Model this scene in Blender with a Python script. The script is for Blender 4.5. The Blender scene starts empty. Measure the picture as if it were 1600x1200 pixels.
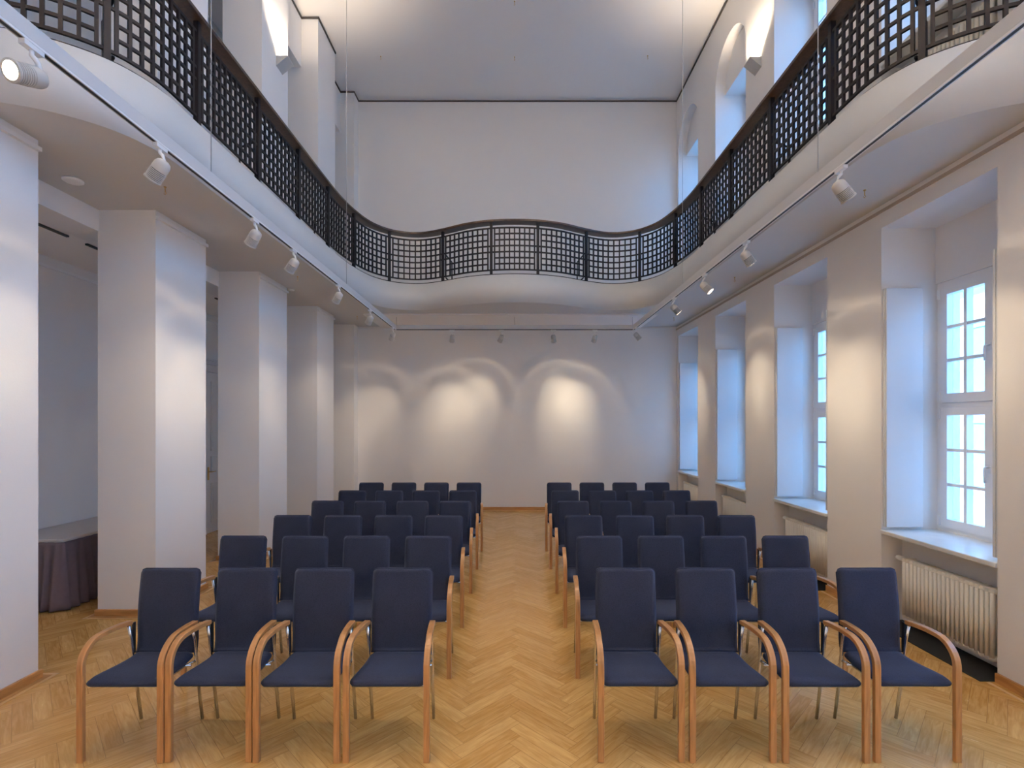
import bpy, math, random
from mathutils import Vector, Matrix

random.seed(7)
sc = bpy.context.scene
C = sc.collection
PI = math.pi
D = bpy.data

# ------------------------------------------------------------------ camera
F = 778.0            # focal length in pixels of the 1600 px wide frame
VX, VY = 804.0, 661.0
EYE = 1.9
cam_d = D.cameras.new('camera')
cam_d.sensor_width = 36.0
cam_d.lens = F * 36.0 / 1600.0
cam_d.shift_x = -(VX - 800.0) / 1600.0
cam_d.shift_y = (VY - 600.0) / 1600.0
cam_d.clip_start = 0.05
cam = D.objects.new('camera', cam_d)
C.objects.link(cam)
cam.location = (0, 0, EYE)
cam.rotation_euler = (PI / 2, 0, 0)
sc.camera = cam

# ------------------------------------------------------------------ world, exposure
SKY = (0.09, 0.42, 1.0)
SKY_STRENGTH = 7.4
world = D.worlds.new('daylight')
sc.world = world
world.use_nodes = True
bg = world.node_tree.nodes['Background']
bg.inputs[0].default_value = (*SKY, 1)
bg.inputs[1].default_value = SKY_STRENGTH
sc.view_settings.view_transform = 'Standard'
sc.view_settings.look = 'None'
sc.view_settings.exposure = 0.35
sc.view_settings.gamma = 1.0
sc.view_settings.use_curve_mapping = False
sc.cycles.use_denoising = True
sc.cycles.max_bounces = 12
sc.cycles.diffuse_bounces = 8
sc.cycles.sample_clamp_indirect = 8.0
sc.cycles.caustics_reflective = False
sc.cycles.caustics_refractive = False

# the sun stands behind the hall and lights the building across the street, it does not reach the room itself
sun_d = D.lights.new('sun', 'SUN')
sun_d.energy = 6.5
sun_d.angle = math.radians(1.0)
sun_d.color = (1.0, 0.55, 0.20)
sun = D.objects.new('sun', sun_d)
C.objects.link(sun)
sun.rotation_euler = (0, -math.radians(50), math.radians(12))

WARM = (1.0, 0.80, 0.56)
WARMER = (1.0, 0.82, 0.62)
SPOT_W = 40.0
SCONCE_W = 140.0
DOWN_W = 180.0
REAR_FILL = 9.0      # the added fill floods in the unseen rear of the room, relative to SPOT_W

# ------------------------------------------------------------------ key dimensions
XL, XR = -3.54, 3.54          # room faces of the left pillars and the right wall
YB, YN = 10.87, -2.45         # back wall, near wall
ZS, ZB, ZC = 4.0, 4.49, 8.96  # soffit, balcony floor, ceiling
XF = -5.3                     # far wall of the left aisle
XW = 4.09                     # window plane
PITCH, N0, NW = 1.985, 3.65, 1.155
BAYS = range(-3, 4)
def bay(k): return N0 + PITCH * k, N0 + PITCH * k + NW


# ------------------------------------------------------------------ materials
def new_mat(name, col, rough=0.6, metal=0.0, spec=0.5):
    m = D.materials.new(name)
    m.use_nodes = True
    b = m.node_tree.nodes['Principled BSDF']
    b.inputs['Base Color'].default_value = (*col, 1)
    b.inputs['Roughness'].default_value = rough
    b.inputs['Metallic'].default_value = metal
    b.inputs['Specular IOR Level'].default_value = spec
    return m, m.node_tree, b


def noisy(m, nt, b, scale, amount, bump=0.0, bscale=None, detail=3.0):
    """small procedural variation of the base colour, optional bump"""
    N = nt.nodes
    tc = N.new('ShaderNodeTexCoord')
    nz = N.new('ShaderNodeTexNoise')
    nz.inputs['Scale'].default_value = scale
    nz.inputs['Detail'].default_value = detail
    nt.links.new(tc.outputs['Object'], nz.inputs['Vector'])
    col = tuple(b.inputs['Base Color'].default_value)
    mix = N.new('ShaderNodeMix')
    mix.data_type = 'RGBA'
    mix.inputs[6].default_value = (*[c * (1 - amount) for c in col[:3]], 1)
    mix.inputs[7].default_value = (*[min(1, c * (1 + amount)) for c in col[:3]], 1)
    nt.links.new(nz.outputs['Fac'], mix.inputs[0])
    nt.links.new(mix.outputs[2], b.inputs['Base Color'])
    if bump:
        n2 = N.new('ShaderNodeTexNoise')
        n2.inputs['Scale'].default_value = bscale or scale
        n2.inputs['Detail'].default_value = 2
        nt.links.new(tc.outputs['Object'], n2.inputs['Vector'])
        bp = N.new('ShaderNodeBump')
        bp.inputs['Strength'].default_value = bump
        bp.inputs['Distance'].default_value = 0.004
        nt.links.new(n2.outputs['Fac'], bp.inputs['Height'])
        nt.links.new(bp.outputs['Normal'], b.inputs['Normal'])
    return m


def M(name, col, rough=0.6, metal=0.0, var=0.04, scale=6.0, bump=0.0, bscale=None, spec=0.5):
    return noisy(*new_mat(name, col, rough, metal, spec), scale, var, bump, bscale)


wall_m = M('white_wall_paint', (0.78, 0.765, 0.75), 0.85, var=0.02, scale=1.5, bump=0.12, bscale=90, spec=0.25)
ceil_m = M('white_ceiling_paint', (0.84, 0.82, 0.80), 0.9, var=0.015, scale=1.2, bump=0.05, bscale=60, spec=0.2)
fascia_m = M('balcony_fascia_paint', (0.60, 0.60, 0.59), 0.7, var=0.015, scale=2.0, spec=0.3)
white_m = M('white_lacquer', (0.80, 0.80, 0.80), 0.35, var=0.02, scale=9)
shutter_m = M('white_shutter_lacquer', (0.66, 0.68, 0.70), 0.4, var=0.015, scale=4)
rad_m = M('cream_radiator_enamel', (0.74, 0.70, 0.62), 0.38, var=0.02, scale=12)
sill_m = M('pale_marble', (0.72, 0.72, 0.70), 0.28, var=0.12, scale=7)
grey_door_m = M('white_door_paint', (0.70, 0.69, 0.68), 0.5, var=0.02, scale=5)
rail_m = M('dark_bronze_ironwork', (0.013, 0.009, 0.010), 0.5, var=0.2, scale=30, spec=0.3)
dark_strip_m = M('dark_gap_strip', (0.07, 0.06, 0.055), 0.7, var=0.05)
black_m = M('black_plastic', (0.012, 0.012, 0.013), 0.45, var=0.1, scale=20)
chrome_m = M('brushed_chrome', (0.72, 0.71, 0.69), 0.22, metal=1.0, var=0.03, scale=40)
handle_m = M('satin_window_handle', (0.75, 0.75, 0.75), 0.3, metal=0.3, var=0.02)
brass_m = M('brass', (0.62, 0.43, 0.16), 0.3, metal=1.0, var=0.05, scale=20)
lamp_m = M('pale_grey_lamp_housing', (0.50, 0.49, 0.47), 0.38, var=0.03, scale=20)
groove_m = M('dark_lamp_ribs', (0.10, 0.10, 0.10), 0.5, var=0.05, scale=20)
skirt_m = M('mauve_grey_cloth', (0.14, 0.11, 0.135), 0.9, var=0.12, scale=25, bump=0.2, bscale=300)
tabletop_m = M('pale_grey_cloth', (0.60, 0.57, 0.56), 0.8, var=0.04, scale=14)
pit_m = M('black_floor_duct', (0.006, 0.006, 0.006), 0.8, var=0.1)
facade_glass_m = M('facade_window_glass', (0.35, 0.45, 0.52), 0.2, var=0.1)
facade_m = M('pale_render', (0.80, 0.77, 0.70), 0.9, var=0.05, scale=0.7)


def emit_mat(name, col, strength):
    m = D.materials.new(name)
    m.use_nodes = True
    nt = m.node_tree
    nt.nodes.clear()
    o = nt.nodes.new('ShaderNodeOutputMaterial')
    e = nt.nodes.new('ShaderNodeEmission')
    e.inputs[0].default_value = (*col, 1)
    e.inputs[1].default_value = strength
    nt.links.new(e.outputs[0], o.inputs[0])
    return m


glow_m = emit_mat('lamp_glow', (1.0, 0.86, 0.66), 10.0)
sconce_glow_m = emit_mat('sconce_glow', (1.0, 0.82, 0.55), 14.0)

glass_m = D.materials.new('window_glass')
glass_m.use_nodes = True
_nt = glass_m.node_tree
_nt.nodes.clear()
_o = _nt.nodes.new('ShaderNodeOutputMaterial')
_mx = _nt.nodes.new('ShaderNodeMixShader')
_tr = _nt.nodes.new('ShaderNodeBsdfTransparent')
_tr.inputs[0].default_value = (0.95, 0.98, 0.98, 1)
_gl = _nt.nodes.new('ShaderNodeBsdfGlossy')
_gl.inputs['Roughness'].default_value = 0.02
_lw = _nt.nodes.new('ShaderNodeLayerWeight')
_fr = _nt.nodes.new('ShaderNodeMath')
_fr.operation = 'POWER'
_fr.inputs[1].default_value = 5.0
_nt.links.new(_lw.outputs['Facing'], _fr.inputs[0])
_nt.links.new(_fr.outputs[0], _mx.inputs[0])
_nt.links.new(_tr.outputs[0], _mx.inputs[1])
_nt.links.new(_gl.outputs[0], _mx.inputs[2])
_nt.links.new(_mx.outputs[0], _o.inputs[0])


class NB:
    """tiny helper for math node graphs"""
    def __init__(s, nt): s.nt = nt
    def m(s, op, a, b=None, c=None):
        n = s.nt.nodes.new('ShaderNodeMath')
        n.operation = op
        for i, v in enumerate((a, b, c)):
            if v is None: continue
            if isinstance(v, (int, float)): n.inputs[i].default_value = v
            else: s.nt.links.new(v, n.inputs[i])
        return n.outputs[0]


def parquet():
    m, nt, b = new_mat('oak_herringbone_parquet', (0.5, 0.27, 0.09), 0.3)
    N, L = nt.nodes, nt.links
    k = NB(nt)
    geo = N.new('ShaderNodeNewGeometry')
    sep = N.new('ShaderNodeSeparateXYZ')
    L.new(geo.outputs['Position'], sep.inputs[0])
    n, w = 5, 0.095
    s2 = 1 / math.sqrt(2) / w
    X = k.m('ADD', sep.outputs[0], 0.30)
    Y = sep.outputs[1]
    u = k.m('MULTIPLY', k.m('ADD', X, Y), s2)
    v = k.m('MULTIPLY', k.m('SUBTRACT', Y, X), s2)
    i, j = k.m('FLOOR', u), k.m('FLOOR', v)
    fu, fv = k.m('SUBTRACT', u, i), k.m('SUBTRACT', v, j)
    kk = k.m('FLOORED_MODULO', k.m('SUBTRACT', i, j), 2.0 * n)
    hor = k.m('LESS_THAN', kk, n - 0.5)
    off_v = k.m('SUBTRACT', 2.0 * n - 1, kk)
    def sel(a, bb):  # hor ? a : bb
        return k.m('ADD', k.m('MULTIPLY', hor, a), k.m('MULTIPLY', k.m('SUBTRACT', 1.0, hor), bb))
    along = sel(k.m('ADD', fu, kk), k.m('ADD', fv, off_v))
    across = sel(fv, fu)
    ida = sel(k.m('SUBTRACT', i, kk), i)
    idb = sel(j, k.m('SUBTRACT', j, off_v))
    cmb = N.new('ShaderNodeCombineXYZ')
    L.new(ida, cmb.inputs[0]); L.new(idb, cmb.inputs[1]); L.new(hor, cmb.inputs[2])
    wn = N.new('ShaderNodeTexWhiteNoise')
    wn.noise_dimensions = '3D'
    L.new(cmb.outputs[0], wn.inputs['Vector'])
    rnd = wn.outputs['Value']
    # grain, stretched along the plank, shifted per plank
    gv = N.new('ShaderNodeCombineXYZ')
    L.new(k.m('ADD', k.m('MULTIPLY', along, 0.35), k.m('MULTIPLY', rnd, 57.0)), gv.inputs[0])
    L.new(k.m('MULTIPLY', across, 3.2), gv.inputs[1])
    L.new(k.m('MULTIPLY', rnd, 31.0), gv.inputs[2])
    g1 = N.new('ShaderNodeTexNoise')
    g1.inputs['Scale'].default_value = 1.6
    g1.inputs['Detail'].default_value = 5
    g1.inputs['Distortion'].default_value = 0.8
    L.new(gv.outputs[0], g1.inputs['Vector'])
    ramp = N.new('ShaderNodeValToRGB')
    e = ramp.color_ramp.elements
    e[0].position, e[0].color = 0.30, (0.45, 0.235, 0.062, 1)
    e[1].position, e[1].color = 0.72, (0.66, 0.405, 0.145, 1)
    fac = k.m('ADD', k.m('MULTIPLY', g1.outputs['Fac'], 0.78), k.m('MULTIPLY', rnd, 0.22))
    L.new(fac, ramp.inputs[0])
    # joints
    ea = k.m('MINIMUM', across, k.m('SUBTRACT', 1.0, across))
    el = k.m('MINIMUM', along, k.m('SUBTRACT', float(n), along))
    joint = k.m('LESS_THAN', k.m('MINIMUM', ea, el), 0.016)
    mix = N.new('ShaderNodeMix')
    mix.data_type = 'RGBA'
    mix.inputs[7].default_value = (0.20, 0.09, 0.03, 1)
    L.new(k.m('MULTIPLY', joint, 0.55), mix.inputs[0])
    L.new(ramp.outputs[0], mix.inputs[6])
    L.new(mix.outputs[2], b.inputs['Base Color'])
    L.new(k.m('ADD', 0.17, k.m('MULTIPLY', g1.outputs['Fac'], 0.14)), b.inputs['Roughness'])
    bp = N.new('ShaderNodeBump')
    bp.inputs['Strength'].default_value = 0.10
    bp.inputs['Distance'].default_value = 0.002
    L.new(k.m('SUBTRACT', g1.outputs['Fac'], joint), bp.inputs['Height'])
    L.new(bp.outputs['Normal'], b.inputs['Normal'])
    return m


def wood(name, ca, cb, scale=(30, 30, 2), rough=0.38):
    m, nt, b = new_mat(name, ca, rough)
    N, L = nt.nodes, nt.links
    tc = N.new('ShaderNodeTexCoord')
    mp = N.new('ShaderNodeMapping')
    mp.inputs['Scale'].default_value = scale
    L.new(tc.outputs['Object'], mp.inputs[0])
    nz = N.new('ShaderNodeTexNoise')
    nz.inputs['Scale'].default_value = 1.5
    nz.inputs['Detail'].default_value = 5
    nz.inputs['Distortion'].default_value = 0.6
    L.new(mp.outputs[0], nz.inputs['Vector'])
    r = N.new('ShaderNodeValToRGB')
    r.color_ramp.elements[0].position, r.color_ramp.elements[0].color = 0.32, (*cb, 1)
    r.color_ramp.elements[1].position, r.color_ramp.elements[1].color = 0.68, (*ca, 1)
    L.new(nz.outputs['Fac'], r.inputs[0])
    L.new(r.outputs[0], b.inputs['Base Color'])
    return m


def fabric():
    m, nt, b = new_mat('navy_woven_fabric', (0.016, 0.024, 0.060), 0.92, spec=0.25)
    N, L = nt.nodes, nt.links
    tc = N.new('ShaderNodeTexCoord')
    vo = N.new('ShaderNodeTexVoronoi')
    vo.inputs['Scale'].default_value = 190
    L.new(tc.outputs['Object'], vo.inputs['Vector'])
    nz = N.new('ShaderNodeTexNoise')
    nz.inputs['Scale'].default_value = 7
    L.new(tc.outputs['Object'], nz.inputs['Vector'])
    r = N.new('ShaderNodeValToRGB')
    r.color_ramp.elements[0].color = (0.034, 0.043, 0.084, 1)
    r.color_ramp.elements[1].color = (0.018, 0.024, 0.048, 1)
    L.new(vo.outputs['Distance'], r.inputs[0])
    mix = N.new('ShaderNodeMix')
    mix.data_type = 'RGBA'
    mix.blend_type = 'MULTIPLY'
    mix.inputs[0].default_value = 0.35
    L.new(r.outputs[0], mix.inputs[6])
    L.new(nz.outputs['Fac'], mix.inputs[7])
    L.new(mix.outputs[2], b.inputs['Base Color'])
    bp = N.new('ShaderNodeBump')
    bp.inputs['Strength'].default_value = 0.25
    bp.inputs['Distance'].default_value = 0.002
    L.new(vo.outputs['Distance'], bp.inputs['Height'])
    L.new(bp.outputs['Normal'], b.inputs['Normal'])
    b.inputs['Sheen Weight'].default_value = 0.12
    b.inputs['Sheen Roughness'].default_value = 0.5
    b.inputs['Sheen Tint'].default_value = (0.35, 0.45, 0.75, 1)
    return m


floor_m = parquet()
oak_m = wood('oak_skirting', (0.50, 0.26, 0.09), (0.34, 0.16, 0.05), (3, 3, 25))
oak_pale_m = wood('pale_oak_strip', (0.66, 0.42, 0.20), (0.52, 0.30, 0.12), (4, 4, 25))
beech_m = wood('bent_beech', (0.50, 0.255, 0.10), (0.35, 0.165, 0.058), (40, 6, 3), 0.32)
handrail_m = wood('dark_walnut_handrail', (0.075, 0.038, 0.022), (0.035, 0.018, 0.012), (20, 20, 20), 0.3)
fabric_m = fabric()


# ------------------------------------------------------------------ mesh builder
class MB:
    def __init__(s):
        s.v, s.f, s.sm = [], [], []

    def add(s, verts, faces, smooth=False):
        o = len(s.v)
        s.v += [tuple(p) for p in verts]
        for f in faces:
            s.f.append(tuple(o + i for i in f))
            s.sm.append(smooth)
        return s

    def box(s, x0, x1, y0, y1, z0, z1):
        v = [(x, y, z) for z in (z0, z1) for y in (y0, y1) for x in (x0, x1)]
        return s.add(v, [(0, 2, 3, 1), (4, 5, 7, 6), (0, 1, 5, 4), (2, 6, 7, 3), (0, 4, 6, 2), (1, 3, 7, 5)])

    def prism(s, poly, axis, a, b, smooth=False):
        """poly: 2-D outline; extruded along axis from a to b"""
        def P(p, t):
            if axis == 'x': return (t, p[0], p[1])
            if axis == 'y': return (p[0], t, p[1])
            return (p[0], p[1], t)
        n = len(poly)
        s.add([P(p, a) for p in poly] + [P(p, b) for p in poly], [tuple(range(n))[::-1], tuple(range(n, 2 * n))])
        o = len(s.v) - 2 * n
        for i in range(n):
            j = (i + 1) % n
            s.f.append((o + i, o + j, o + n + j, o + n + i)); s.sm.append(smooth)
        return s

    def sweep(s, pts, prof, up=(0, 0, 1), smooth=False, cap=True, closed=False, side=None):
        """rectangular or round section (list of (a, b)) along pts; a along side vector, b along normal"""
        n, k = len(pts), len(prof)
        P = [Vector(p) for p in pts]
        up = Vector(up)
        rings = []
        for i in range(n):
            if closed: t = P[(i + 1) % n] - P[i - 1]
            else: t = P[min(i + 1, n - 1)] - P[max(i - 1, 0)]
            t.normalize()
            sd = Vector(side) if side else t.cross(up)
            if sd.length < 1e-5: sd = t.cross(Vector((0, 1, 0)))
            sd.normalize()
            nn = sd.cross(t).normalized()
            rings.append([P[i] + sd * a + nn * b for a, b in prof])
        fs = []
        for i in range(n if closed else n - 1):
            j = (i + 1) % n
            for q in range(k):
                r = (q + 1) % k
                fs.append((i * k + q, i * k + r, j * k + r, j * k + q))
        s.add([p for r in rings for p in r], fs, smooth)
        if cap and not closed:
            o = len(s.v) - n * k
            s.f.append(tuple(o + q for q in range(k))[::-1]); s.sm.append(False)
            s.f.append(tuple(o + (n - 1) * k + q for q in range(k))); s.sm.append(False)
        return s

    def tube(s, pts, r, seg=10, cap=True, up=(0.13, 0.21, 0.97)):
        return s.sweep(pts, [(r * math.cos(2 * PI * q / seg), r * math.sin(2 * PI * q / seg)) for q in range(seg)], up, True, cap)

    def lathe(s, prof, seg=24, mat=None):
        """prof: (r, z) pairs about the z axis; mat: optional Matrix"""
        n = len(prof)
        vs = []
        for r, z in prof:
            for q in range(seg):
                p = Vector((r * math.cos(2 * PI * q / seg), r * math.sin(2 * PI * q / seg), z))
                vs.append(mat @ p if mat else p)
        fs = [(i * seg + q, i * seg + (q + 1) % seg, (i + 1) * seg + (q + 1) % seg, (i + 1) * seg + q)
              for i in range(n - 1) for q in range(seg)]
        s.add(vs, fs, True)
        o = len(s.v) - n * seg
        if prof[0][0] > 1e-6: s.f.append(tuple(o + q for q in range(seg))[::-1]); s.sm.append(False)
        if prof[-1][0] > 1e-6: s.f.append(tuple(o + (n - 1) * seg + q for q in range(seg))); s.sm.append(False)
        return s

    def mesh(s, name, m):
        me = D.meshes.new(name)
        me.from_pydata(s.v, [], s.f)
        me.polygons.foreach_set('use_smooth', s.sm)
        if m: me.materials.append(m)
        import bmesh
        bm = bmesh.new()
        bm.from_mesh(me)
        bmesh.ops.recalc_face_normals(bm, faces=bm.faces)
        bm.to_mesh(me)
        bm.free()
        me.update()
        return me

    def build(s, name, m, parent=None, bevel=0.0):
        o = D.objects.new(name, s.mesh(name, m))
        C.objects.link(o)
        if parent: o.parent = parent
        if bevel:
            b = o.modifiers.new('bevel', 'BEVEL')
            b.width = bevel
            b.segments = 2
            b.limit_method = 'ANGLE'
        return o


def tag(o, label=None, cat=None, group=None, kind=None):
    if label: o['label'] = label
    if cat: o['category'] = cat
    if group: o['group'] = group
    if kind: o['kind'] = kind
    return o


def empty(name, loc=(0, 0, 0), label=None, cat=None, group=None, kind=None):
    o = D.objects.new(name, None)
    o.empty_display_size = 0.1
    C.objects.link(o)
    o.location = loc
    return tag(o, label, cat, group, kind)


def struct(mb, name, m, label=None, cat=None, parent=None, bevel=0.0):
    return tag(mb.build(name, m, parent, bevel), label, cat, None, 'structure')


def copy_tree(o, parent=None):
    c = o.copy()
    C.objects.link(c)
    c.parent = parent
    for ch in list(o.children):
        copy_tree(ch, c)
    return c


ORD = ['first', 'second', 'third', 'fourth', 'fifth', 'sixth', 'seventh']

# ================================================================== SHELL
struct(MB().box(XF - 0.2, 4.3, YN - 0.2, YB + 0.2, -0.12, 0.0), 'floor', floor_m,
       'honey oak herringbone parquet floor of the hall', 'floor')
struct(MB().box(XF - 0.2, 4.3, YN - 0.2, YB + 0.2, ZC, ZC + 0.15), 'ceiling', ceil_m,
       'plain white hall ceiling high above the balcony', 'ceiling')
struct(MB().box(XF - 0.2, 4.3, YB, YB + 0.2, 0, ZC), 'wall_back', wall_m,
       'white end wall behind the rows of chairs with spotlight pools', 'wall')
struct(MB().box(XF - 0.2, 4.3, YN - 0.2, YN, 0, ZC), 'wall_near', wall_m, 'white wall behind the viewer', 'wall')
struct(MB().box(XF - 0.2, XF, YN, YB, 0, ZC), 'wall_left', wall_m,
       'white far wall of the aisle behind the left pillars', 'wall')

# --- right wall: piers, lintels, breasts under the sills, window wall
XO = 4.3
edges = [bay(k) for k in BAYS]
WZ0, WZ1 = 0.875, 3.24                  # lower window
UZ0, UZ1 = 5.365, 7.67                  # upper window
AZ = 7.75                               # springing of the arches
def wr(mb, what): return struct(mb, 'wall_right', wall_m, what, 'wall')
BN = {-3: 'rearmost bay behind the viewer', -2: 'second bay behind the viewer', -1: 'bay just beside the viewer', 0: 'nearest visible bay',
      1: 'second visible bay', 2: 'third visible bay', 3: 'farthest bay'}
ys = YN
for k, (a, b_) in zip(list(BAYS) + [9], edges + [(YB, YB)]):
    wr(MB().box(XR, XO, ys, a, 0, ZC), f'white full-height pier of the window wall, before the {BN[k]}' if k < 9 else 'narrow white pier of the window wall at the end wall')
    ys = b_
for k, (a, b_) in zip(BAYS, edges):
    wr(MB().box(XR, XO, a, b_, 3.78, ZB), f'white lintel over the lower window niche, {BN[k]}')
    wr(MB().box(3.74, XO, a, b_, 0, WZ0 - 0.04), f'white breast wall under the lower window, {BN[k]}')
    wr(MB().box(XW - 0.03, XO, a, b_, WZ1, 3.78), f'white strip of wall just above the lower window, {BN[k]}')
    wr(MB().box(3.74, XO, a, b_, ZB, UZ0 - 0.04), f'white breast wall under the upper window, {BN[k]}')
    r = (b_ - a) / 2
    arc = [((a + b_) / 2 + r * math.cos(t), AZ + r * math.sin(t)) for t in [PI * q / 24 for q in range(25)]]
    wr(MB().box(3.71, XO, a, b_, UZ1, ZC).prism(arc + [(a, ZC), (b_, ZC)], 'x', XR, 3.715), f'white arch head over the upper window niche, {BN[k]}')


# --- balcony slab
half = [(-4.0, 3.255), (-3.66, 3.235), (-3.37, 3.26), (-3.08, 3.39), (-2.86, 3.60), (-2.75, 3.90), (-2.735, 4.3), (-2.735, 5.2), (-2.735, 6.2),
        (-2.735, 7.2), (-2.72, 7.8), (-2.66, 8.3), (-2.53, 8.78), (-2.30, 9.10), (-2.0, 9.255), (-1.68, 9.255), (-1.30, 9.09),
        (-0.85, 8.84), (-0.42, 8.705), (0.0, 8.665)]
ctrl = half + [(-x, y) for x, y in half[-2::-1]]


def catmull(P, n=10):
    out = []
    for i in range(len(P) - 1):
        p0, p1, p2, p3 = P[max(i - 1, 0)], P[i], P[i + 1], P[min(i + 2, len(P) - 1)]
        for q in range(n):
            t = q / n
            out.append(tuple(0.5 * (2 * p1[d] + (p2[d] - p0[d]) * t + (2 * p0[d] - 5 * p1[d] + 4 * p2[d] - p3[d]) * t * t
                                    + (-p0[d] + 3 * p1[d] - 3 * p2[d] + p3[d]) * t ** 3) for d in (0, 1)))
    out.append(P[-1])
    return out


PATH = catmull(ctrl)
ARC = [0.0]
for i in range(1, len(PATH)):
    ARC.append(ARC[-1] + math.dist(PATH[i], PATH[i - 1]))


def at(s):
    s = min(max(s, 0), ARC[-1])
    lo, hi = 0, len(ARC) - 1
    while hi - lo > 1:
        md = (lo + hi) // 2
        if ARC[md] <= s: lo = md
        else: hi = md
    t = (s - ARC[lo]) / max(ARC[hi] - ARC[lo], 1e-9)
    return (PATH[lo][0] + (PATH[hi][0] - PATH[lo][0]) * t, PATH[lo][1] + (PATH[hi][1] - PATH[lo][1]) * t)


def nearest_s(x, y):
    return min(range(len(PATH)), key=lambda i: (PATH[i][0] - x) ** 2 + (PATH[i][1] - y) ** 2)


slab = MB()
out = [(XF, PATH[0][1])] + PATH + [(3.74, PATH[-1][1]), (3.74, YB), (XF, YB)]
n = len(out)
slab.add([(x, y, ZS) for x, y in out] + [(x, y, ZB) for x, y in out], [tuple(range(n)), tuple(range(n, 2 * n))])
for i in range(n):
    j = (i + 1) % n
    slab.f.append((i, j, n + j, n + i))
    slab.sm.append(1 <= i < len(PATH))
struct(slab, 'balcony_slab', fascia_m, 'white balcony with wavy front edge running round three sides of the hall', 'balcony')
# drop panel of the soffit towards the back wall
struct(MB().box(-2.9, 2.75, 9.55, YB, ZS - 0.025, ZS), 'trim_1', ceil_m, 'shallow dropped strip of the soffit before the end wall', 'trim')

# --- left pillars with skirting and picture rail, lintel, aisle ceiling
LP = [(0.90 + 2.01 * i, 1.72 + 2.01 * i) for i in range(5)]
LP = [(-1.05, -0.25), (0.93, 1.72), (2.92, 3.70), (4.91, 5.71), (6.90, 7.74), (8.93, 9.74)]
names = ['rear', 'hidden', 'nearest', 'second', 'third', 'fourth']
for i, (a, b_) in enumerate(LP):
    p = struct(MB().box(XL - 0.57, XL, a, b_, 0, ZS), 'pillar', wall_m,
               f'square white pillar, {names[i]} on the left under the balcony', 'pillar')
    bb = MB().box(XL - 0.59, XL + 0.02, a - 0.02, b_ + 0.02, 0, 0.065)
    bb.build('baseboard', oak_m, p, 0.004)
    MB().box(XL - 0.57 - 0.085, XL + 0.085, a - 0.085, b_ + 0.085, 0, 0.002).build('pale_floor_inlay', oak_pale_m, p)
    MB().box(XL - 0.57 - 0.055, XL + 0.055, a - 0.055, b_ + 0.055, 0, 0.004).build('floor_border', oak_m, p)
    MB().box(XL, XL + 0.03, a, b_, ZS - 0.085, ZS - 0.055).build('picture_rail', white_m, p)
struct(MB().box(XL - 1.1, -3.42, 10.60, YB, 0, ZS), 'pillar', wall_m, 'shallow white corner pier beside the lit end wall', 'pillar')
struct(MB().box(-4.45, XL - 0.56, YN, YB, 3.79, ZS), 'wall_lintel', wall_m, 'white beam above the openings between the left pillars', 'wall')
struct(MB().box(XF, -4.45, YN, YB, 3.79, 3.9), 'ceiling', ceil_m, 'low ceiling of the aisle behind the left pillars', 'ceiling')
# slots in the aisle ceiling and a rail on its far wall
for q, y in enumerate((3.55, 4.12, 4.68, 5.24, 6.9, 7.5, 8.2)):
    tag(MB().box(-4.52, -4.49, y, y + 0.34, 3.772, 3.792).build('trim_2', dark_strip_m), 'thin dark air slot in the aisle ceiling', 'trim', 'air slots in the aisle ceiling', 'structure')
struct(MB().box(XF, XF + 0.02, YN, YB, 3.66, 3.69), 'trim_3', white_m, 'white picture rail on the far wall of the left aisle', 'trim')

# --- upper left piers and lintels
UP = [(-1.15, -0.35), (0.83, 1.62), (2.80, 3.58), (4.75, 5.54), (6.72, 7.49), (8.64, 9.46)]
for i, (a, b_) in enumerate(UP):
    struct(MB().box(-3.94, -3.41, a, b_, ZB, ZC), 'pillar', wall_m,
           f'square white pillar above the left balcony, {names[i]} of the upper row', 'pillar')
struct(MB().box(-3.94, -3.70, YN, YB, 8.07, ZC), 'wall_lintel', wall_m, 'white wall strip over the openings of the upper left gallery', 'wall')
struct(MB().box(-3.94, -3.41, 10.57, YB, ZB, ZC), 'pillar', wall_m, 'shallow white corner pier above the balcony at the left of the end wall', 'pillar')
# strip coloured dark to draw the shadow line just below the ceiling
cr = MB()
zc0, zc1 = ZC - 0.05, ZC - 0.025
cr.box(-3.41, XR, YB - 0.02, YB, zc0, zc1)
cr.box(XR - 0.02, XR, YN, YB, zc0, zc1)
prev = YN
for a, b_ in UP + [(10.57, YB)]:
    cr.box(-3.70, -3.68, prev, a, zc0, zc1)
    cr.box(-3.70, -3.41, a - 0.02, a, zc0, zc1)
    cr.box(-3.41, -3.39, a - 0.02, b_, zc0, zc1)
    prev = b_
struct(cr, 'trim_4', dark_strip_m, 'thin strip coloured dark as the shadow line along the top of the walls', 'trim')
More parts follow.
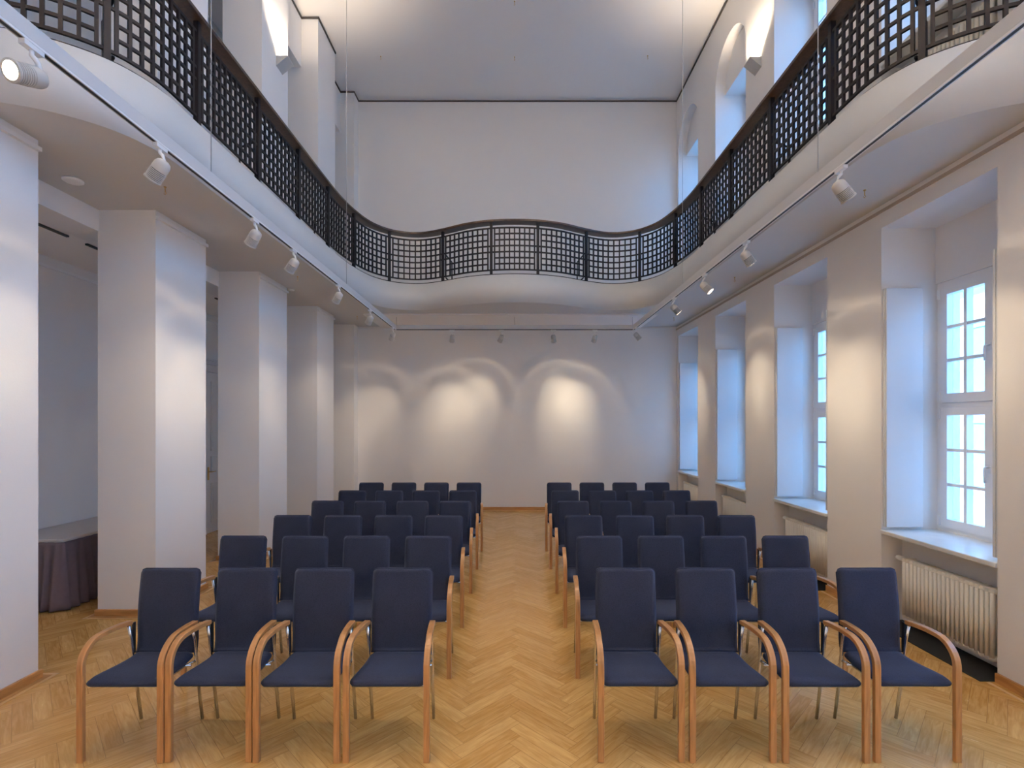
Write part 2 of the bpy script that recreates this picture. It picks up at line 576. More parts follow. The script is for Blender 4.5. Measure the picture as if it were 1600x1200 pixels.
# picture rail right and back, skirting
rr = MB().box(XR - 0.018, XR, YN, YB, ZS - 0.075, ZS - 0.05)
struct(rr, 'trim_5', M('rail_paint', (0.45, 0.38, 0.33), 0.5), 'thin picture rail along the window wall under the balcony', 'trim')
struct(MB().box(-3.41, XR, YB - 0.018, YB, ZS - 0.06, ZS - 0.035), 'trim_6', white_m, 'thin picture rail across the end wall', 'trim')
struct(MB().box(-3.42, XR, YB - 0.02, YB, 0, 0.07), 'baseboard_back', oak_m, 'oak skirting along the end wall', 'baseboard')
struct(MB().box(-3.42, XR, YB - 0.085, YB - 0.055, 0, 0.002), 'trim_7', oak_pale_m, 'pale oak strip at the foot of the end wall', 'trim')
struct(MB().box(XF, XF + 0.02, YN, YB, 0, 0.1), 'baseboard_left', white_m, 'white skirting of the far left aisle wall', 'baseboard')
ys = YN
for k, (a, b_) in zip(list(BAYS) + [9], edges + [(YB, YB)]):
    if k >= 0:
        lab = 'nearest pier' if k == 0 else ('corner pier' if k == 9 else f'{ORD[k]} pier')
        struct(MB().box(XR - 0.02, XR + 0.1, ys, a + 0.0, 0, 0.07), 'baseboard_right', oak_m, f'oak skirting of the {lab} on the window side', 'baseboard')
        struct(MB().box(XR - 0.085, XR - 0.055, ys, a, 0, 0.002), 'trim_8', oak_pale_m, f'pale oak strip at the foot of the {lab} on the window side', 'trim')
    ys = b_


# ================================================================== WINDOWS
def window(k, z0, z1, upper, idx, place):
    a, b_ = bay(k)
    root = empty(f'window_{idx}', (XW, (a + b_) / 2, z0), place, 'window', None, 'structure')
    h = z1 - z0
    hw = (b_ - a) / 2
    def put(mb, name, m, parent=root, bevel=0.0): return mb.build(name, m, parent, bevel)
    fr = MB()
    ft = 0.045
    fr.box(-0.01, 0.07, -hw, -hw + ft, 0, h); fr.box(-0.01, 0.07, hw - ft, hw, 0, h)
    fr.box(-0.01, 0.07, -hw + ft, hw - ft, h - 0.05, h); fr.box(-0.01, 0.07, -hw + ft, hw - ft, 0, 0.035)
    tz = (2.07 - 0.875) / (3.24 - 0.875) * h           # transom
    fr.box(-0.01, 0.07, -hw + ft, hw - ft, tz - 0.02, tz + 0.02)
    put(fr, 'window_frame', white_m)
    for (q0, q1) in ((-hw + ft + 0.003, -0.003), (0.003, hw - ft - 0.003)):
        for (s0, s1) in ((0.038, tz - 0.022), (tz + 0.022, h - 0.053)):
            sw = 0.075
            sa = MB()
            sa.box(-0.025, 0.04, q0, q0 + sw, s0, s1); sa.box(-0.025, 0.04, q1 - sw, q1, s0, s1)
            sa.box(-0.025, 0.04, q0 + sw, q1 - sw, s0, s0 + sw + 0.01); sa.box(-0.025, 0.04, q0 + sw, q1 - sw, s1 - sw, s1)
            c0, c1, d0, d1 = q0 + sw, q1 - sw, s0 + sw + 0.01, s1 - sw
            mid = (c0 + c1) / 2
            sa.box(-0.024, 0.038, mid - 0.015, mid + 0.015, d0, d1)
            for t in (1 / 3, 2 / 3):
                zz = d0 + (d1 - d0) * t
                sa.box(-0.022, 0.036, c0, c1, zz - 0.014, zz + 0.014)
            so = put(sa, 'sash', white_m)
            put(MB().box(0.026, 0.032, c0, c1, d0, d1), 'pane', glass_m, so)
            if q0 > 0:
                zz = s0 + (s1 - s0) * (0.52 if s0 < 0.1 else 0.42)
                yy = q0 + 0.03
                hd = MB().box(-0.031, -0.025, yy - 0.013, yy + 0.013, zz - 0.035, zz + 0.035)
                hd.tube([(-0.03, yy, zz + 0.015), (-0.055, yy, zz + 0.017), (-0.068, yy, zz + 0.008), (-0.070, yy, zz - 0.03), (-0.066, yy, zz - 0.115)], 0.0085, 8, up=(0, 1, 0))
                put(hd, 'handle', handle_m, so)
                hg = MB()
                for zz in (s0 + 0.06, s1 - 0.06):
                    hg.box(-0.04, -0.02, q1 - 0.005, q1 + 0.018, zz - 0.045, zz + 0.045)
                put(hg, 'hinge', white_m, so)
    # sill
    sl = MB().box(3.52 - XW, 0.0, -hw + 0.001, hw - 0.001, -0.04, 0.0)
    put(sl, 'window_sill', sill_m, root, 0.008)
    # folded shutters against both reveals
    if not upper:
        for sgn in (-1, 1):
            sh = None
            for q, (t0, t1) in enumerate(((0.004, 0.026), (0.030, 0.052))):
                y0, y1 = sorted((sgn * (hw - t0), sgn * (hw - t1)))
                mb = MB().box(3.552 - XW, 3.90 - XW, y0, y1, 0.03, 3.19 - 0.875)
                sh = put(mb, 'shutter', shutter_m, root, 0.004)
    return root


ords = {0: 'nearest', 1: 'second', 2: 'third', 3: 'farthest'}
idx = 1
for k in (0, 1, 2, 3):
    window(k, WZ0, WZ1, False, idx, f'{ords[k]} tall white casement window of the lower window wall, with folded shutters'); idx += 1
for k in (0, 1, 2, 3):
    window(k, UZ0, UZ1, True, idx, f'{ords[k]} white casement window above the right balcony'); idx += 1
# daylight portals in every window opening (they only guide the sky's own light)
for k in BAYS:
    a, b_ = bay(k)
    for z0, z1 in ((WZ0, WZ1), (UZ0, UZ1)):
        l = D.lights.new('daylight_portal', 'AREA')
        l.shape = 'RECTANGLE'
        l.size, l.size_y = z1 - z0, b_ - a
        l.cycles.is_portal = True
        o = D.objects.new('daylight_portal', l)
        C.objects.link(o)
        o.location = (XO - 0.05, (a + b_) / 2, (z0 + z1) / 2)
        o.rotation_euler = (0, PI / 2, 0)


# ================================================================== OUTSIDE
nb = empty('building', (14.0, 6.0, -1.0), 'pale sunlit building across the street, seen through the window panes', 'building')
MB().box(0, 3, -26, 30, 0, 7.0).build('facade', facade_m, nb)
MB().box(-0.25, 3, -26, 30, 7.0, 7.3).build('cornice', facade_m, nb)
for y in (-12.4, -8.4, -4.4, -0.4, 3.4, 8.7, 12.8, 17.0, 21.2):
    for z in (0.9, 3.8):
        f_ = MB()
        f_.box(-0.06, 0, y - 0.75, y - 0.6, z, z + 2); f_.box(-0.06, 0, y + 0.6, y + 0.75, z, z + 2)
        f_.box(-0.06, 0, y - 0.75, y + 0.75, z + 2, z + 2.15); f_.box(-0.14, 0, y - 0.8, y + 0.8, z - 0.1, z)
        wf = f_.build('window', facade_m, nb)
        MB().box(-0.02, -0.005, y - 0.6, y + 0.6, z, z + 2).build('pane', facade_glass_m, wf)
for y in (10.75, 1.4):
    MB().tube([(-0.08, y, 0), (-0.08, y, 7.0)], 0.06, 10).build('downpipe', sill_m, nb)
struct(MB().box(4.3, 17.0, -20, 36, -1.1, -1.0), 'street_ground', sill_m, 'pale paved street outside the windows', 'ground')

# ================================================================== RADIATORS
def tube_section(x0, depth, h):
    """one section of a column radiator: two vertical tubes joined by rounded headers"""
    mb = MB()
    for q in range(2):
        x = x0 + depth * q
        mb.tube([(x, 0, 0.03), (x, 0, h - 0.03)], 0.0165, 10)
    for z in (0.022, h - 0.022):
        pts = [(x0 - 0.006, 0, z), (x0 + depth + 0.006, 0, z)]
        mb.sweep(pts, [(0.0195 * math.cos(2 * PI * q / 8), 0.022 * math.sin(2 * PI * q / 8)) for q in range(8)], (0, 0, 1), True)
    return mb.mesh('section', rad_m)


SEC = tube_section(-0.035, 0.07, 0.55)
def radiator(k, zf, label):
    a, b_ = bay(k)
    n = 21
    step = 0.0425
    root = empty('radiator', (3.635, a + 0.10, zf + 0.10), label, 'radiator', 'radiators under the windows')
    for q in range(n):
        s = D.objects.new('section', SEC)
        C.objects.link(s)
        s.parent = root
        s.location = (0, q * step, 0)
    y1 = (n - 1) * step
    v = MB()
    v.tube([(0, y1, 0.528), (0, y1 + 0.06, 0.528)], 0.012, 10, up=(0, 0, 1))
    v.tube([(0.0, y1 + 0.04, 0.528), (0.0, y1 + 0.04, 0.528), (0.103, y1 + 0.04, 0.528)], 0.010, 8, up=(0, 0, 1))
    v.build('pipe', rad_m, root)
    MB().lathe([(0.0, -0.03), (0.020, -0.03), (0.022, -0.02), (0.022, 0.03), (0.018, 0.045), (0.0, 0.045)], 14,
               Matrix.Translation((0.0, y1 + 0.085, 0.528)) @ Matrix.Rotation(-PI / 2, 4, 'X')).build('valve', white_m, root)
    MB().lathe([(0.0, -0.02), (0.016, -0.02), (0.016, 0.02), (0.010, 0.03), (0.0, 0.03)], 12,
               Matrix.Translation((0.0, -0.03, 0.528)) @ Matrix.Rotation(PI / 2, 4, 'X')).build('plug', white_m, root)
    MB().lathe([(0.0, -0.02), (0.022, -0.02), (0.022, 0.015), (0.012, 0.025), (0.0, 0.025)], 12,
               Matrix.Translation((0.0, -0.03, 0.022)) @ Matrix.Rotation(PI / 2, 4, 'X')).build('plug', white_m, root)
    for yy in (2.5 * step, y1 - 2.5 * step):
        for zz in (0.10, 0.44):
            MB().box(0.045, 0.103, yy - 0.012, yy + 0.012, zz, zz + 0.03).build('bracket', rad_m, root)
    return root


for k in (0, 1, 2, 3):
    radiator(k, 0, f'cream column radiator under the {ords[k]} lower window')
    a, b_ = bay(k)
    tag(MB().box(3.42, 3.739, a + 0.01, b_ - 0.01, 0, 0.006).build('floor_duct', pit_m),
        f'black floor duct strip below the radiator of the {ords[k]} lower window', 'duct', 'floor ducts under the radiators')
for k in (0, 1):
    radiator(k, ZB, f'cream column radiator on the right balcony under the {ords[k]} upper window')


# ================================================================== DOOR
dy0, dy1 = 8.50, 9.55
door = empty('door_1', (XF, (dy0 + dy1) / 2, 0), 'white panelled door with brass handle in the left aisle wall', 'door', None, 'structure')
hw = (dy1 - dy0) / 2
fr = MB()
fr.box(0, 0.05, -hw - 0.10, -hw, 0, 2.78); fr.box(0, 0.05, hw, hw + 0.10, 0, 2.78)
fr.box(0, 0.05, -hw - 0.10, hw + 0.10, 2.78, 2.90); fr.box(0, 0.085, -hw - 0.14, hw + 0.14, 2.90, 2.93); fr.box(0, 0.10, -hw - 0.16, hw + 0.16, 2.97, 3.0)
fr.box(0, 0.06, -hw - 0.12, hw + 0.12, 2.93, 2.97)
fr.build('door_frame', grey_door_m, door)
lf = MB().box(0.0, 0.03, -hw, hw, 0.005, 2.775)
for (z0, z1) in ((0.18, 0.86), (1.06, 1.32), (1.42, 2.62)):
    for (y0, y1) in ((-hw + 0.13, -0.07), (0.07, hw - 0.13)):
        t = 0.025
        for bx in ((y0, y1, z0, z0 + t), (y0, y1, z1 - t, z1), (y0, y0 + t, z0, z1), (y1 - t, y1, z0, z1)):
            lf.box(0.03, 0.045, *bx)
        lf.box(0.03, 0.037, y0 + 0.06, y1 - 0.06, z0 + 0.06, z1 - 0.06)
leaf = lf.build('door_leaf', grey_door_m, door)
hd = MB().box(0.03, 0.038, -hw + 0.045, -hw + 0.085, 0.92, 1.14)
hd.tube([(0.03, -hw + 0.065, 1.06), (0.085, -hw + 0.065, 1.06), (0.09, -hw + 0.08, 1.06), (0.09, -hw + 0.18, 1.06)], 0.009, 8)
hd.build('handle', brass_m, leaf)

# ================================================================== SKIRTED TABLE
tb = empty('table', (-4.93, 6.0, 0), 'long table with mauve grey pleated skirt against the left aisle wall', 'table')
tx0, tx1, ty0, ty1, tz = -5.285, -4.57, 5.04, 6.6, 0.72
MB().box(tx0 + 4.93, tx1 + 4.93, ty0 - 6.0, ty1 - 6.0, tz - 0.03, tz).build('table_top', tabletop_m, tb, 0.006)
# pleated skirt round the near end and the long side
run = [(tx0, ty0), (tx1, ty0), (tx1, ty1)]
pts = []
for (p, q, nrm) in ((run[0], run[1], (0, -1)), (run[1], run[2], (1, 0))):
    ln = math.dist(p, q)
    m_ = int(ln / 0.012)
    for i in range(m_):
        t = i / m_
        pts.append((p[0] + (q[0] - p[0]) * t, p[1] + (q[1] - p[1]) * t, nrm, t * ln))
cols = []
L0 = 0
for i, (x, y, nrm, d) in enumerate(pts):
    ph = d / 0.105 * 2 * PI + (0.0 if nrm[0] == 0 else 1.3)
    wv = 0.5 + 0.5 * math.sin(ph + 0.5 * math.sin(ph * 0.37))
    wv = wv ** 1.4
    cl = []
    for zt in [0, 0.1, 0.25, 0.4, 0.6, 0.8, 0.95, 1.0]:
        z = 0.012 + (tz - 0.04) * zt
        amp = 0.006 + 0.042 * (1 - zt) ** 0.8
        o = 0.003 + amp * wv + 0.028 * (1 - zt)
        cl.append((x + nrm[0] * o + 4.93, y + nrm[1] * o - 6.0, z))
    cols.append(cl)
sk = MB()
nz_ = len(cols[0])
sk.add([p for c in cols for p in c], [(i * nz_ + q, (i + 1) * nz_ + q, (i + 1) * nz_ + q + 1, i * nz_ + q + 1)
                                     for i in range(len(cols) - 1) for q in range(nz_ - 1)], True)
so = sk.build('table_skirt', skirt_m, tb)
sd = so.modifiers.new('thick', 'SOLIDIFY')
sd.thickness = 0.003
for (x, y) in ((tx0 + 0.06, ty0 + 0.07), (tx1 - 0.06, ty0 + 0.07), (tx0 + 0.06, ty1 - 0.07), (tx1 - 0.06, ty1 - 0.07)):
    MB().tube([(x + 4.93, y - 6.0, 0), (x + 4.93, y - 6.0, tz - 0.03)], 0.016, 10).build('leg', chrome_m, tb)


# ================================================================== BALCONY RAILING
railing = empty('balcony_railing', (0, PATH[len(PATH) // 2][1], ZB), 'dark iron lattice railing with wooden handrail along the wavy balcony edge', 'railing')
oy = PATH[len(PATH) // 2][1]
INSET = 0.05
def offset_at(s, o):
    p0, p1 = at(s - 0.02), at(s + 0.02)
    tx, ty = p1[0] - p0[0], p1[1] - p0[1]
    l = math.hypot(tx, ty)
    x, y = at(s)
    return (x - ty / l * o, y + tx / l * o - oy)   # left of travel = away from the void


def strip(s0, s1, o, z0, z1, d, name, m, n=None, mb=None):
    n = n or max(2, int((s1 - s0) / 0.06))
    pts = [(*offset_at(s0 + (s1 - s0) * i / n, o), (z0 + z1) / 2 - ZB) for i in range(n + 1)]
    hz = (z1 - z0) / 2
    mb = mb or MB()
    mb.sweep(pts, [(-d / 2, -hz), (d / 2, -hz), (d / 2, hz), (-d / 2, hz)])
    return mb


sE = ARC[-1]
strip(0, sE, INSET, ZB, ZB + 0.022, 0.05, '', None, n=220).build('bottom_rail', rail_m, railing)
hr_ = strip(0, sE, INSET + 0.03, 5.415, 5.455, 0.19, '', None, n=220).build('handrail', handrail_m, railing, 0.008)
post_xy = [(-3.62, 3.24), (-2.90, 3.56), (-2.735, 4.37), (-2.735, 5.37), (-2.735, 6.39), (-2.735, 7.38), (-2.64, 8.36), (-2.28, 9.115), (-1.33, 9.10), (-0.41, 8.70)]
post_s = [ARC[nearest_s(*p)] for p in post_xy]
post_s += [sE - s for s in post_s[::-1]]
GB, GT = 4.575, 5.335
RB = 0.024
rows = 7
rz = [GB + (GT - GB - RB) * q / rows for q in range(rows + 1)]


def bar_v(mb, s, z0, z1, wdt=RB, dpt=0.022):
    p0, p1 = offset_at(s - 0.02, INSET), offset_at(s + 0.02, INSET)
    tx, ty = p1[0] - p0[0], p1[1] - p0[1]
    l = math.hypot(tx, ty)
    tx, ty = tx / l, ty / l
    x, y = offset_at(s, INSET)
    c = []
    for (a, b_) in ((-1, -1), (1, -1), (1, 1), (-1, 1)):
        c.append((x + tx * wdt / 2 * a - ty * dpt / 2 * b_, y + ty * wdt / 2 * a + tx * dpt / 2 * b_))
    mb.prism(c, 'z', z0 - ZB, z1 - ZB)


def stay(s):
    """slanted brace behind a post"""
    mb = MB()
    x0, y0 = offset_at(s, INSET + 0.02)
    x1, y1 = offset_at(s, INSET + 0.22)
    t = 0.018
    mb.sweep([(x0, y0, 0.50), (x1, y1, 0.42), (x1, y1, 0.0)], [(-t / 2, -t / 2), (t / 2, -t / 2), (t / 2, t / 2), (-t / 2, t / 2)], (0.3, 0.2, 0.9))
    mb.sweep([(x0, y0, 0.08), (x1, y1, 0.02)], [(-t / 2, -t / 2), (t / 2, -t / 2), (t / 2, t / 2), (-t / 2, t / 2)])
    return mb


for s in post_s:
    pm = MB()
    bar_v(pm, s, ZB + 0.022, 5.415, 0.042, 0.045)
    pm.build('post', rail_m, railing)
for q, (s0, s1) in enumerate(zip(post_s[:-1], post_s[1:])):
    ln = s1 - s0
    slot = 0.062
    ncol = max(5, round((ln - 2 * slot) / 0.094))
    g0, g1 = s0 + slot, s1 - slot
    g = MB()
    for i, z in enumerate(rz):
        full = i in (0, 3, 4, 7)
        a, b_ = (s0 + 0.02, s1 - 0.02) if full else (g0, g1)
        strip(a, b_, INSET, z, z + RB, 0.020, '', None, n=8, mb=g)
    for i in range(ncol + 1):
        bar_v(g, g0 + (g1 - g0) * i / ncol, GB, GT)
    # second upright beside the post
    g.build('lattice_panel', rail_m, railing)
for q in (1, 3, 5, 8):
    for s in (post_s[q] + 0.05, sE - post_s[q] - 0.05):
        stay(s).build('stay', rail_m, railing)

# ================================================================== SUSPENDED LIGHTING TRACK
BX, BY, BZ0, BZ1 = 2.31, 9.72, 3.72, 3.815
BWD = 0.036
beam_m = M('pale_grey_track_profile', (0.60, 0.60, 0.60), 0.45, var=0.02, scale=5)
trk = empty('lighting_track', (0, BY, BZ0), 'white suspended lighting track frame hanging on thin wires below the balcony edge', 'lighting track')
def tput(mb, name, m, bevel=0.0): return mb.build(name, m, trk, bevel)
h0 = BZ1 - BZ0
for sx in (-1, 1):
    x0, x1 = sorted((sx * BX, sx * (BX + BWD)))
    tput(MB().box(x0, x1, -1.2 - BY, 0, 0.012, h0), 'side_beam', beam_m, 0.003)
    tput(MB().box(x0 + 0.006, x1 - 0.006, -1.2 - BY, 0, 0.0, 0.016), 'track_channel', black_m)
    lip0, lip1 = sorted((sx * BX, sx * (BX + 0.009)))
    tput(MB().box(lip0, lip1, -1.2 - BY, 0, 0.0, 0.012), 'channel_lip', white_m)
    lip0, lip1 = sorted((sx * (BX + BWD - 0.009), sx * (BX + BWD)))
    tput(MB().box(lip0, lip1, -1.2 - BY, 0, 0.0, 0.012), 'channel_lip', white_m)
tput(MB().box(-BX - BWD, BX + BWD, 0, BWD, 0.012, h0), 'back_beam', beam_m, 0.003)
tput(MB().box(-BX, BX, 0.006, BWD - 0.006, 0.0, 0.016), 'track_channel', black_m)
wm = M('steel_wire', (0.5, 0.5, 0.5), 0.4, metal=0.6)
for sx in (-1, 1):
    for y in (0.6, 3.82, 6.9):
        x = sx * (BX + BWD / 2)
        tput(MB().tube([(x, y - BY, h0), (x, y - BY, ZC - BZ0)], 0.0035, 6), 'suspension_wire', wm)
for x in (-BX, 0, BX):
    tput(MB().tube([(x, BWD / 2, h0), (x, BWD / 2, ZS - BZ0)], 0.004, 6), 'suspension_wire', wm)


# --- spotlight heads
def head_mesh():
    mb = MB()
    # local -z is the beam direction; origin at the pivot
    prof = [(0.0, 0.062), (0.022, 0.060), (0.040, 0.048), (0.047, 0.030), (0.049, 0.0), (0.049, -0.012)]
    mb.lathe(prof + [(0.049, -0.016), (0.0, -0.016)], 20)
    return mb.mesh('housing', lamp_m)


def rib_mesh(z0, h=0.006, r=0.0505):
    return MB().lathe([(0.0, z0), (r - 0.001, z0), (r, z0 - 0.001), (r, z0 - h + 0.001), (r - 0.001, z0 - h), (0.0, z0 - h)], 20).mesh('cooling_ring', lamp_m)


HEAD = head_mesh()
RIBS = [rib_mesh(-0.021 - 0.0105 * q) for q in range(6)] + [rib_mesh(-0.083, 0.012, 0.0525)]
CORE = MB().lathe([(0.0, -0.014), (0.0425, -0.014), (0.0425, -0.090), (0.0, -0.090)], 20).mesh('core', groove_m)
LENS = MB().lathe([(0.0, -0.0945), (0.040, -0.0945), (0.040, -0.0965), (0.0, -0.0965)], 20).mesh('lens', glow_m)
ADA = MB().box(-0.016, 0.016, -0.05, 0.05, -0.024, 0.0).mesh('adapter', white_m)
ADA_X = MB().box(-0.05, 0.05, -0.016, 0.016, -0.024, 0.0).mesh('adapter', white_m)


def reflector_profile(l):
    """beam of a faceted reflector: bright core with a soft rim and a faint outer ring"""
    l.use_nodes = True
    nt = l.node_tree
    k = NB(nt)
    em = nt.nodes['Emission']
    tc = nt.nodes.new('ShaderNodeTexCoord')
    sp = nt.nodes.new('ShaderNodeSeparateXYZ')
    nt.links.new(tc.outputs['Normal'], sp.inputs[0])
    ang = k.m('ARCCOSINE', k.m('MINIMUM', k.m('ABSOLUTE', sp.outputs[2]), 0.99999))
    def gauss(c, s_): return k.m('EXPONENT', k.m('MULTIPLY', k.m('POWER', k.m('DIVIDE', k.m('SUBTRACT', ang, math.radians(c)), math.radians(s_)), 2.0), -1.0))
    mr = nt.nodes.new('ShaderNodeMapRange')
    mr.interpolation_type = 'SMOOTHSTEP'
    nt.links.new(ang, mr.inputs[0])
    mr.inputs[1].default_value, mr.inputs[2].default_value = math.radians(24), math.radians(14)
    mr.inputs[3].default_value, mr.inputs[4].default_value = 0.0, 0.75
    tot = k.m('ADD', k.m('ADD', mr.outputs[0], k.m('MULTIPLY', gauss(0, 8), 0.8)), k.m('ADD', k.m('MULTIPLY', gauss(35, 2.6), 0.16), k.m('MULTIPLY', gauss(0, 34), 0.10)))
    nt.links.new(tot, em.inputs['Strength'])


def spotlight(loc, target, label, group, along_x=False, power=1.0, size=46, glare=False):
    root = empty('track_spotlight', loc, label, 'spotlight', group)
    def ch(name, me, par=root, loc=(0, 0, 0)):
        o = D.objects.new(name, me)
        C.objects.link(o)
        o.parent = par
        o.location = loc
        return o
    ch('adapter', ADA_X if along_x else ADA)
    piv = Vector((0, 0, -0.148))
    d = (Vector(target) - Vector(loc) - piv).normalized()
    back = -d
    st = MB().tube([(0, 0, -0.02), (0, 0, -0.045), tuple(Vector((back.x * 0.03, back.y * 0.03, -0.065))),
                    tuple(piv + back * 0.048 + Vector((0, 0, 0.012))), tuple(piv + back * 0.03)], 0.011, 8)
    st.build('arm', white_m, root)
    hs = ch('housing', HEAD, root, piv)
    hs.rotation_mode = 'QUATERNION'
    hs.rotation_quaternion = d.to_track_quat('-Z', 'Y')
    ch('core', CORE, hs)
    for rb in RIBS: ch('cooling_ring', rb, hs)
    ch('lens', LENS, hs)
    l = D.lights.new('spot_beam', 'SPOT')
    l.energy = SPOT_W * power
    l.color = WARM if power < 3 else WARMER
    l.spot_size = math.radians(size if power > 3 else 92)
    l.spot_blend = 0.9 if power > 3 else 0.15
    l.shadow_soft_size = 0.03
    if power < 3: reflector_profile(l)
    lo = D.objects.new('spot_beam', l)
    C.objects.link(lo)
    lo.parent = hs
    lo.location = (0, 0, -0.115)
    return root


XT = BX + BWD / 2
ZT = BZ0 - 0.0005
left = [(2.40, (-3.05, -2.4, 1.75), 'nearest'), (3.27, (XL, 3.50, 2.15), 'second'), (4.46, (XL, 5.05, 2.15), 'third'),
        (5.24, (XL, 5.62, 2.05), 'fourth'), (6.58, (XL, 7.35, 1.95), 'fifth'), (8.02, (XL, 9.35, 2.15), 'sixth'), (9.50, (-3.25, YB, 1.75), 'farthest')]
for y, t, nm in left:
    spotlight((-XT, y, ZT), t, f'{nm} pale grey spotlight on the left track', 'spotlights on the side tracks')
right = [(3.55, (XR, 3.72, 2.2), 'nearest'), (5.00, (XR, 5.15, 2.0), 'second'), (6.09, (XR, 5.50, 2.1), 'third'),
         (7.25, (XR, 7.20, 2.25), 'fourth'), (9.50, (XR, 9.68, 2.2), 'farthest')]
for y, t, nm in right:
    spotlight((XT, y, ZT), t, f'{nm} pale grey spotlight on the right track', 'spotlights on the side tracks', power=1.15)
for x, t, nm in [(-1.22, (-1.48, YB, 2.0), 'first'), (-0.26, (-0.92, YB, 2.25), 'second'), (0.76, (1.02, YB, 2.3), 'third'), (1.57, (1.25, YB, 2.1), 'fourth')]:
    spotlight((x, BY + BWD / 2, ZT), t, f'{nm} spotlight from the left on the cross track before the end wall', 'spotlights on the cross track', True)


# unseen floods added behind the viewer, turned to the near wall for bounce fill
for q, (x, y, t) in enumerate([(-XT, 0.9, (-2.6, YN, 2.6)), (-XT, -0.2, (-1.2, YN, 1.6)), (XT, 0.9, (2.6, YN, 2.6)), (XT, -0.2, (1.2, YN, 1.6))]):
    spotlight((x, y, ZT), t, f'added pale grey fill flood on the {"left" if x < 0 else "right"} track behind the viewer, {ORD[q]}', 'added fill floods behind the viewer', power=REAR_FILL, size=75)


# ================================================================== WALL SCONCES
def sconce(sx, xw, y0, label, power=1.0):
    ln = 0.19
    root = empty('wall_sconce', (xw, y0 + ln / 2, 7.01), label, 'wall lamp', 'wedge wall lamps of the upper storey')
    s = sx
    tri = [(0, 0), (s * 0.165, 0.135), (s * 0.165, 0.145), (s * 0.155, 0.145), (s * 0.155, 0.139), (s * 0.006, 0.02), (s * 0.006, 0.145), (0, 0.145)]
    bd = MB()
    bd.prism(tri, 'y', -ln / 2, ln / 2)
    bd.prism([(0, 0), (s * 0.165, 0.135), (s * 0.165, 0.145), (0, 0.145)], 'y', -ln / 2 - 0.004, -ln / 2)
    bd.prism([(0, 0), (s * 0.165, 0.135), (s * 0.165, 0.145), (0, 0.145)], 'y', ln / 2, ln / 2 + 0.004)
    bd.build('lamp_body', lamp_m, root)
    bx0, bx1 = sorted((s * 0.02, s * 0.13))
    MB().box(bx0, bx1, -ln / 2 + 0.015, ln / 2 - 0.015, 0.122, 0.126).build('glow_plate', sconce_glow_m, root)
    l = D.lights.new('sconce_light', 'SPOT')
    l.energy = SCONCE_W * power
    l.color = WARMER
    l.spot_size = math.radians(120)
    l.spot_blend = 0.7
    l.shadow_soft_size = 0.04
    lo = D.objects.new('sconce_light', l)
    C.objects.link(lo)
    lo.parent = root
    lo.location = (s * 0.085, 0, 0.16)
    lo.rotation_euler = (PI, 0, 0)
    return root


sconce(1, -3.41, 7.12, 'grey wedge wall lamp shining up on the left upper pillar')
sconce(-1, XR, 7.14, 'grey wedge wall lamp shining up between the right arched niches')
for y, nm in ((3.1, 'nearest'), (1.1, 'rear'), (-0.85, 'last')):  # unseen wedge lamps added to fill the upper room with light
    sconce(1, -3.41, y, f'added unseen grey wedge fill lamp on the {nm} upper pillar at left', 5.4)
    sconce(-1, XR, y + 0.06, f'added unseen grey wedge fill lamp on the {nm} upper pier at right', 5.0)

# ================================================================== ADDED FILL DOWNLIGHTS (unseen part of the high ceiling, to brighten floor and chairs)
for q, (x, y) in enumerate([(-1.0, 0.6), (1.0, 0.6), (-1.0, 3.4), (1.0, 3.4), (-1.0, 6.2), (1.0, 6.2)]):
    root = empty('added_fill_downlight', (x, y, ZC), f'round white fill downlight added in the unseen high ceiling, {ORD[q]}', 'added fill light', 'added fill downlights of the high ceiling')
    MB().lathe([(0.0, 0), (0.13, 0), (0.13, -0.02), (0.10, -0.025), (0.09, -0.005), (0.0, -0.005)], 24).build('ring', white_m, root)
    MB().lathe([(0.0, -0.006), (0.085, -0.006), (0.085, -0.008), (0.0, -0.008)], 24).build('lens', glow_m, root)
    l = D.lights.new('fill_downlight_beam', 'SPOT')
    l.energy = DOWN_W
    l.color = (1.0, 0.84, 0.62)
    l.spot_size = math.radians(38)
    l.spot_blend = 0.8
    l.shadow_soft_size = 0.10
    lo = D.objects.new('fill_downlight_beam', l)
    C.objects.link(lo)
    lo.parent = root
    lo.location = (0, 0, -0.14)

# ================================================================== SMALL CEILING FITTINGS
def hook(x, y, z, label, group):
    mb = MB().lathe([(0.0, 0), (0.012, 0), (0.012, -0.006), (0.004, -0.008), (0.004, -0.05), (0.0, -0.05)], 10)
    mb.tube([(0.0, 0, -0.045), (0.012, 0, -0.056), (0.0, 0, -0.068), (-0.012, 0, -0.060)], 0.003, 6)
    o = mb.build('ceiling_hook', brass_m)
    o.location = (x, y, z)
    tag(o, label, 'hook', group)


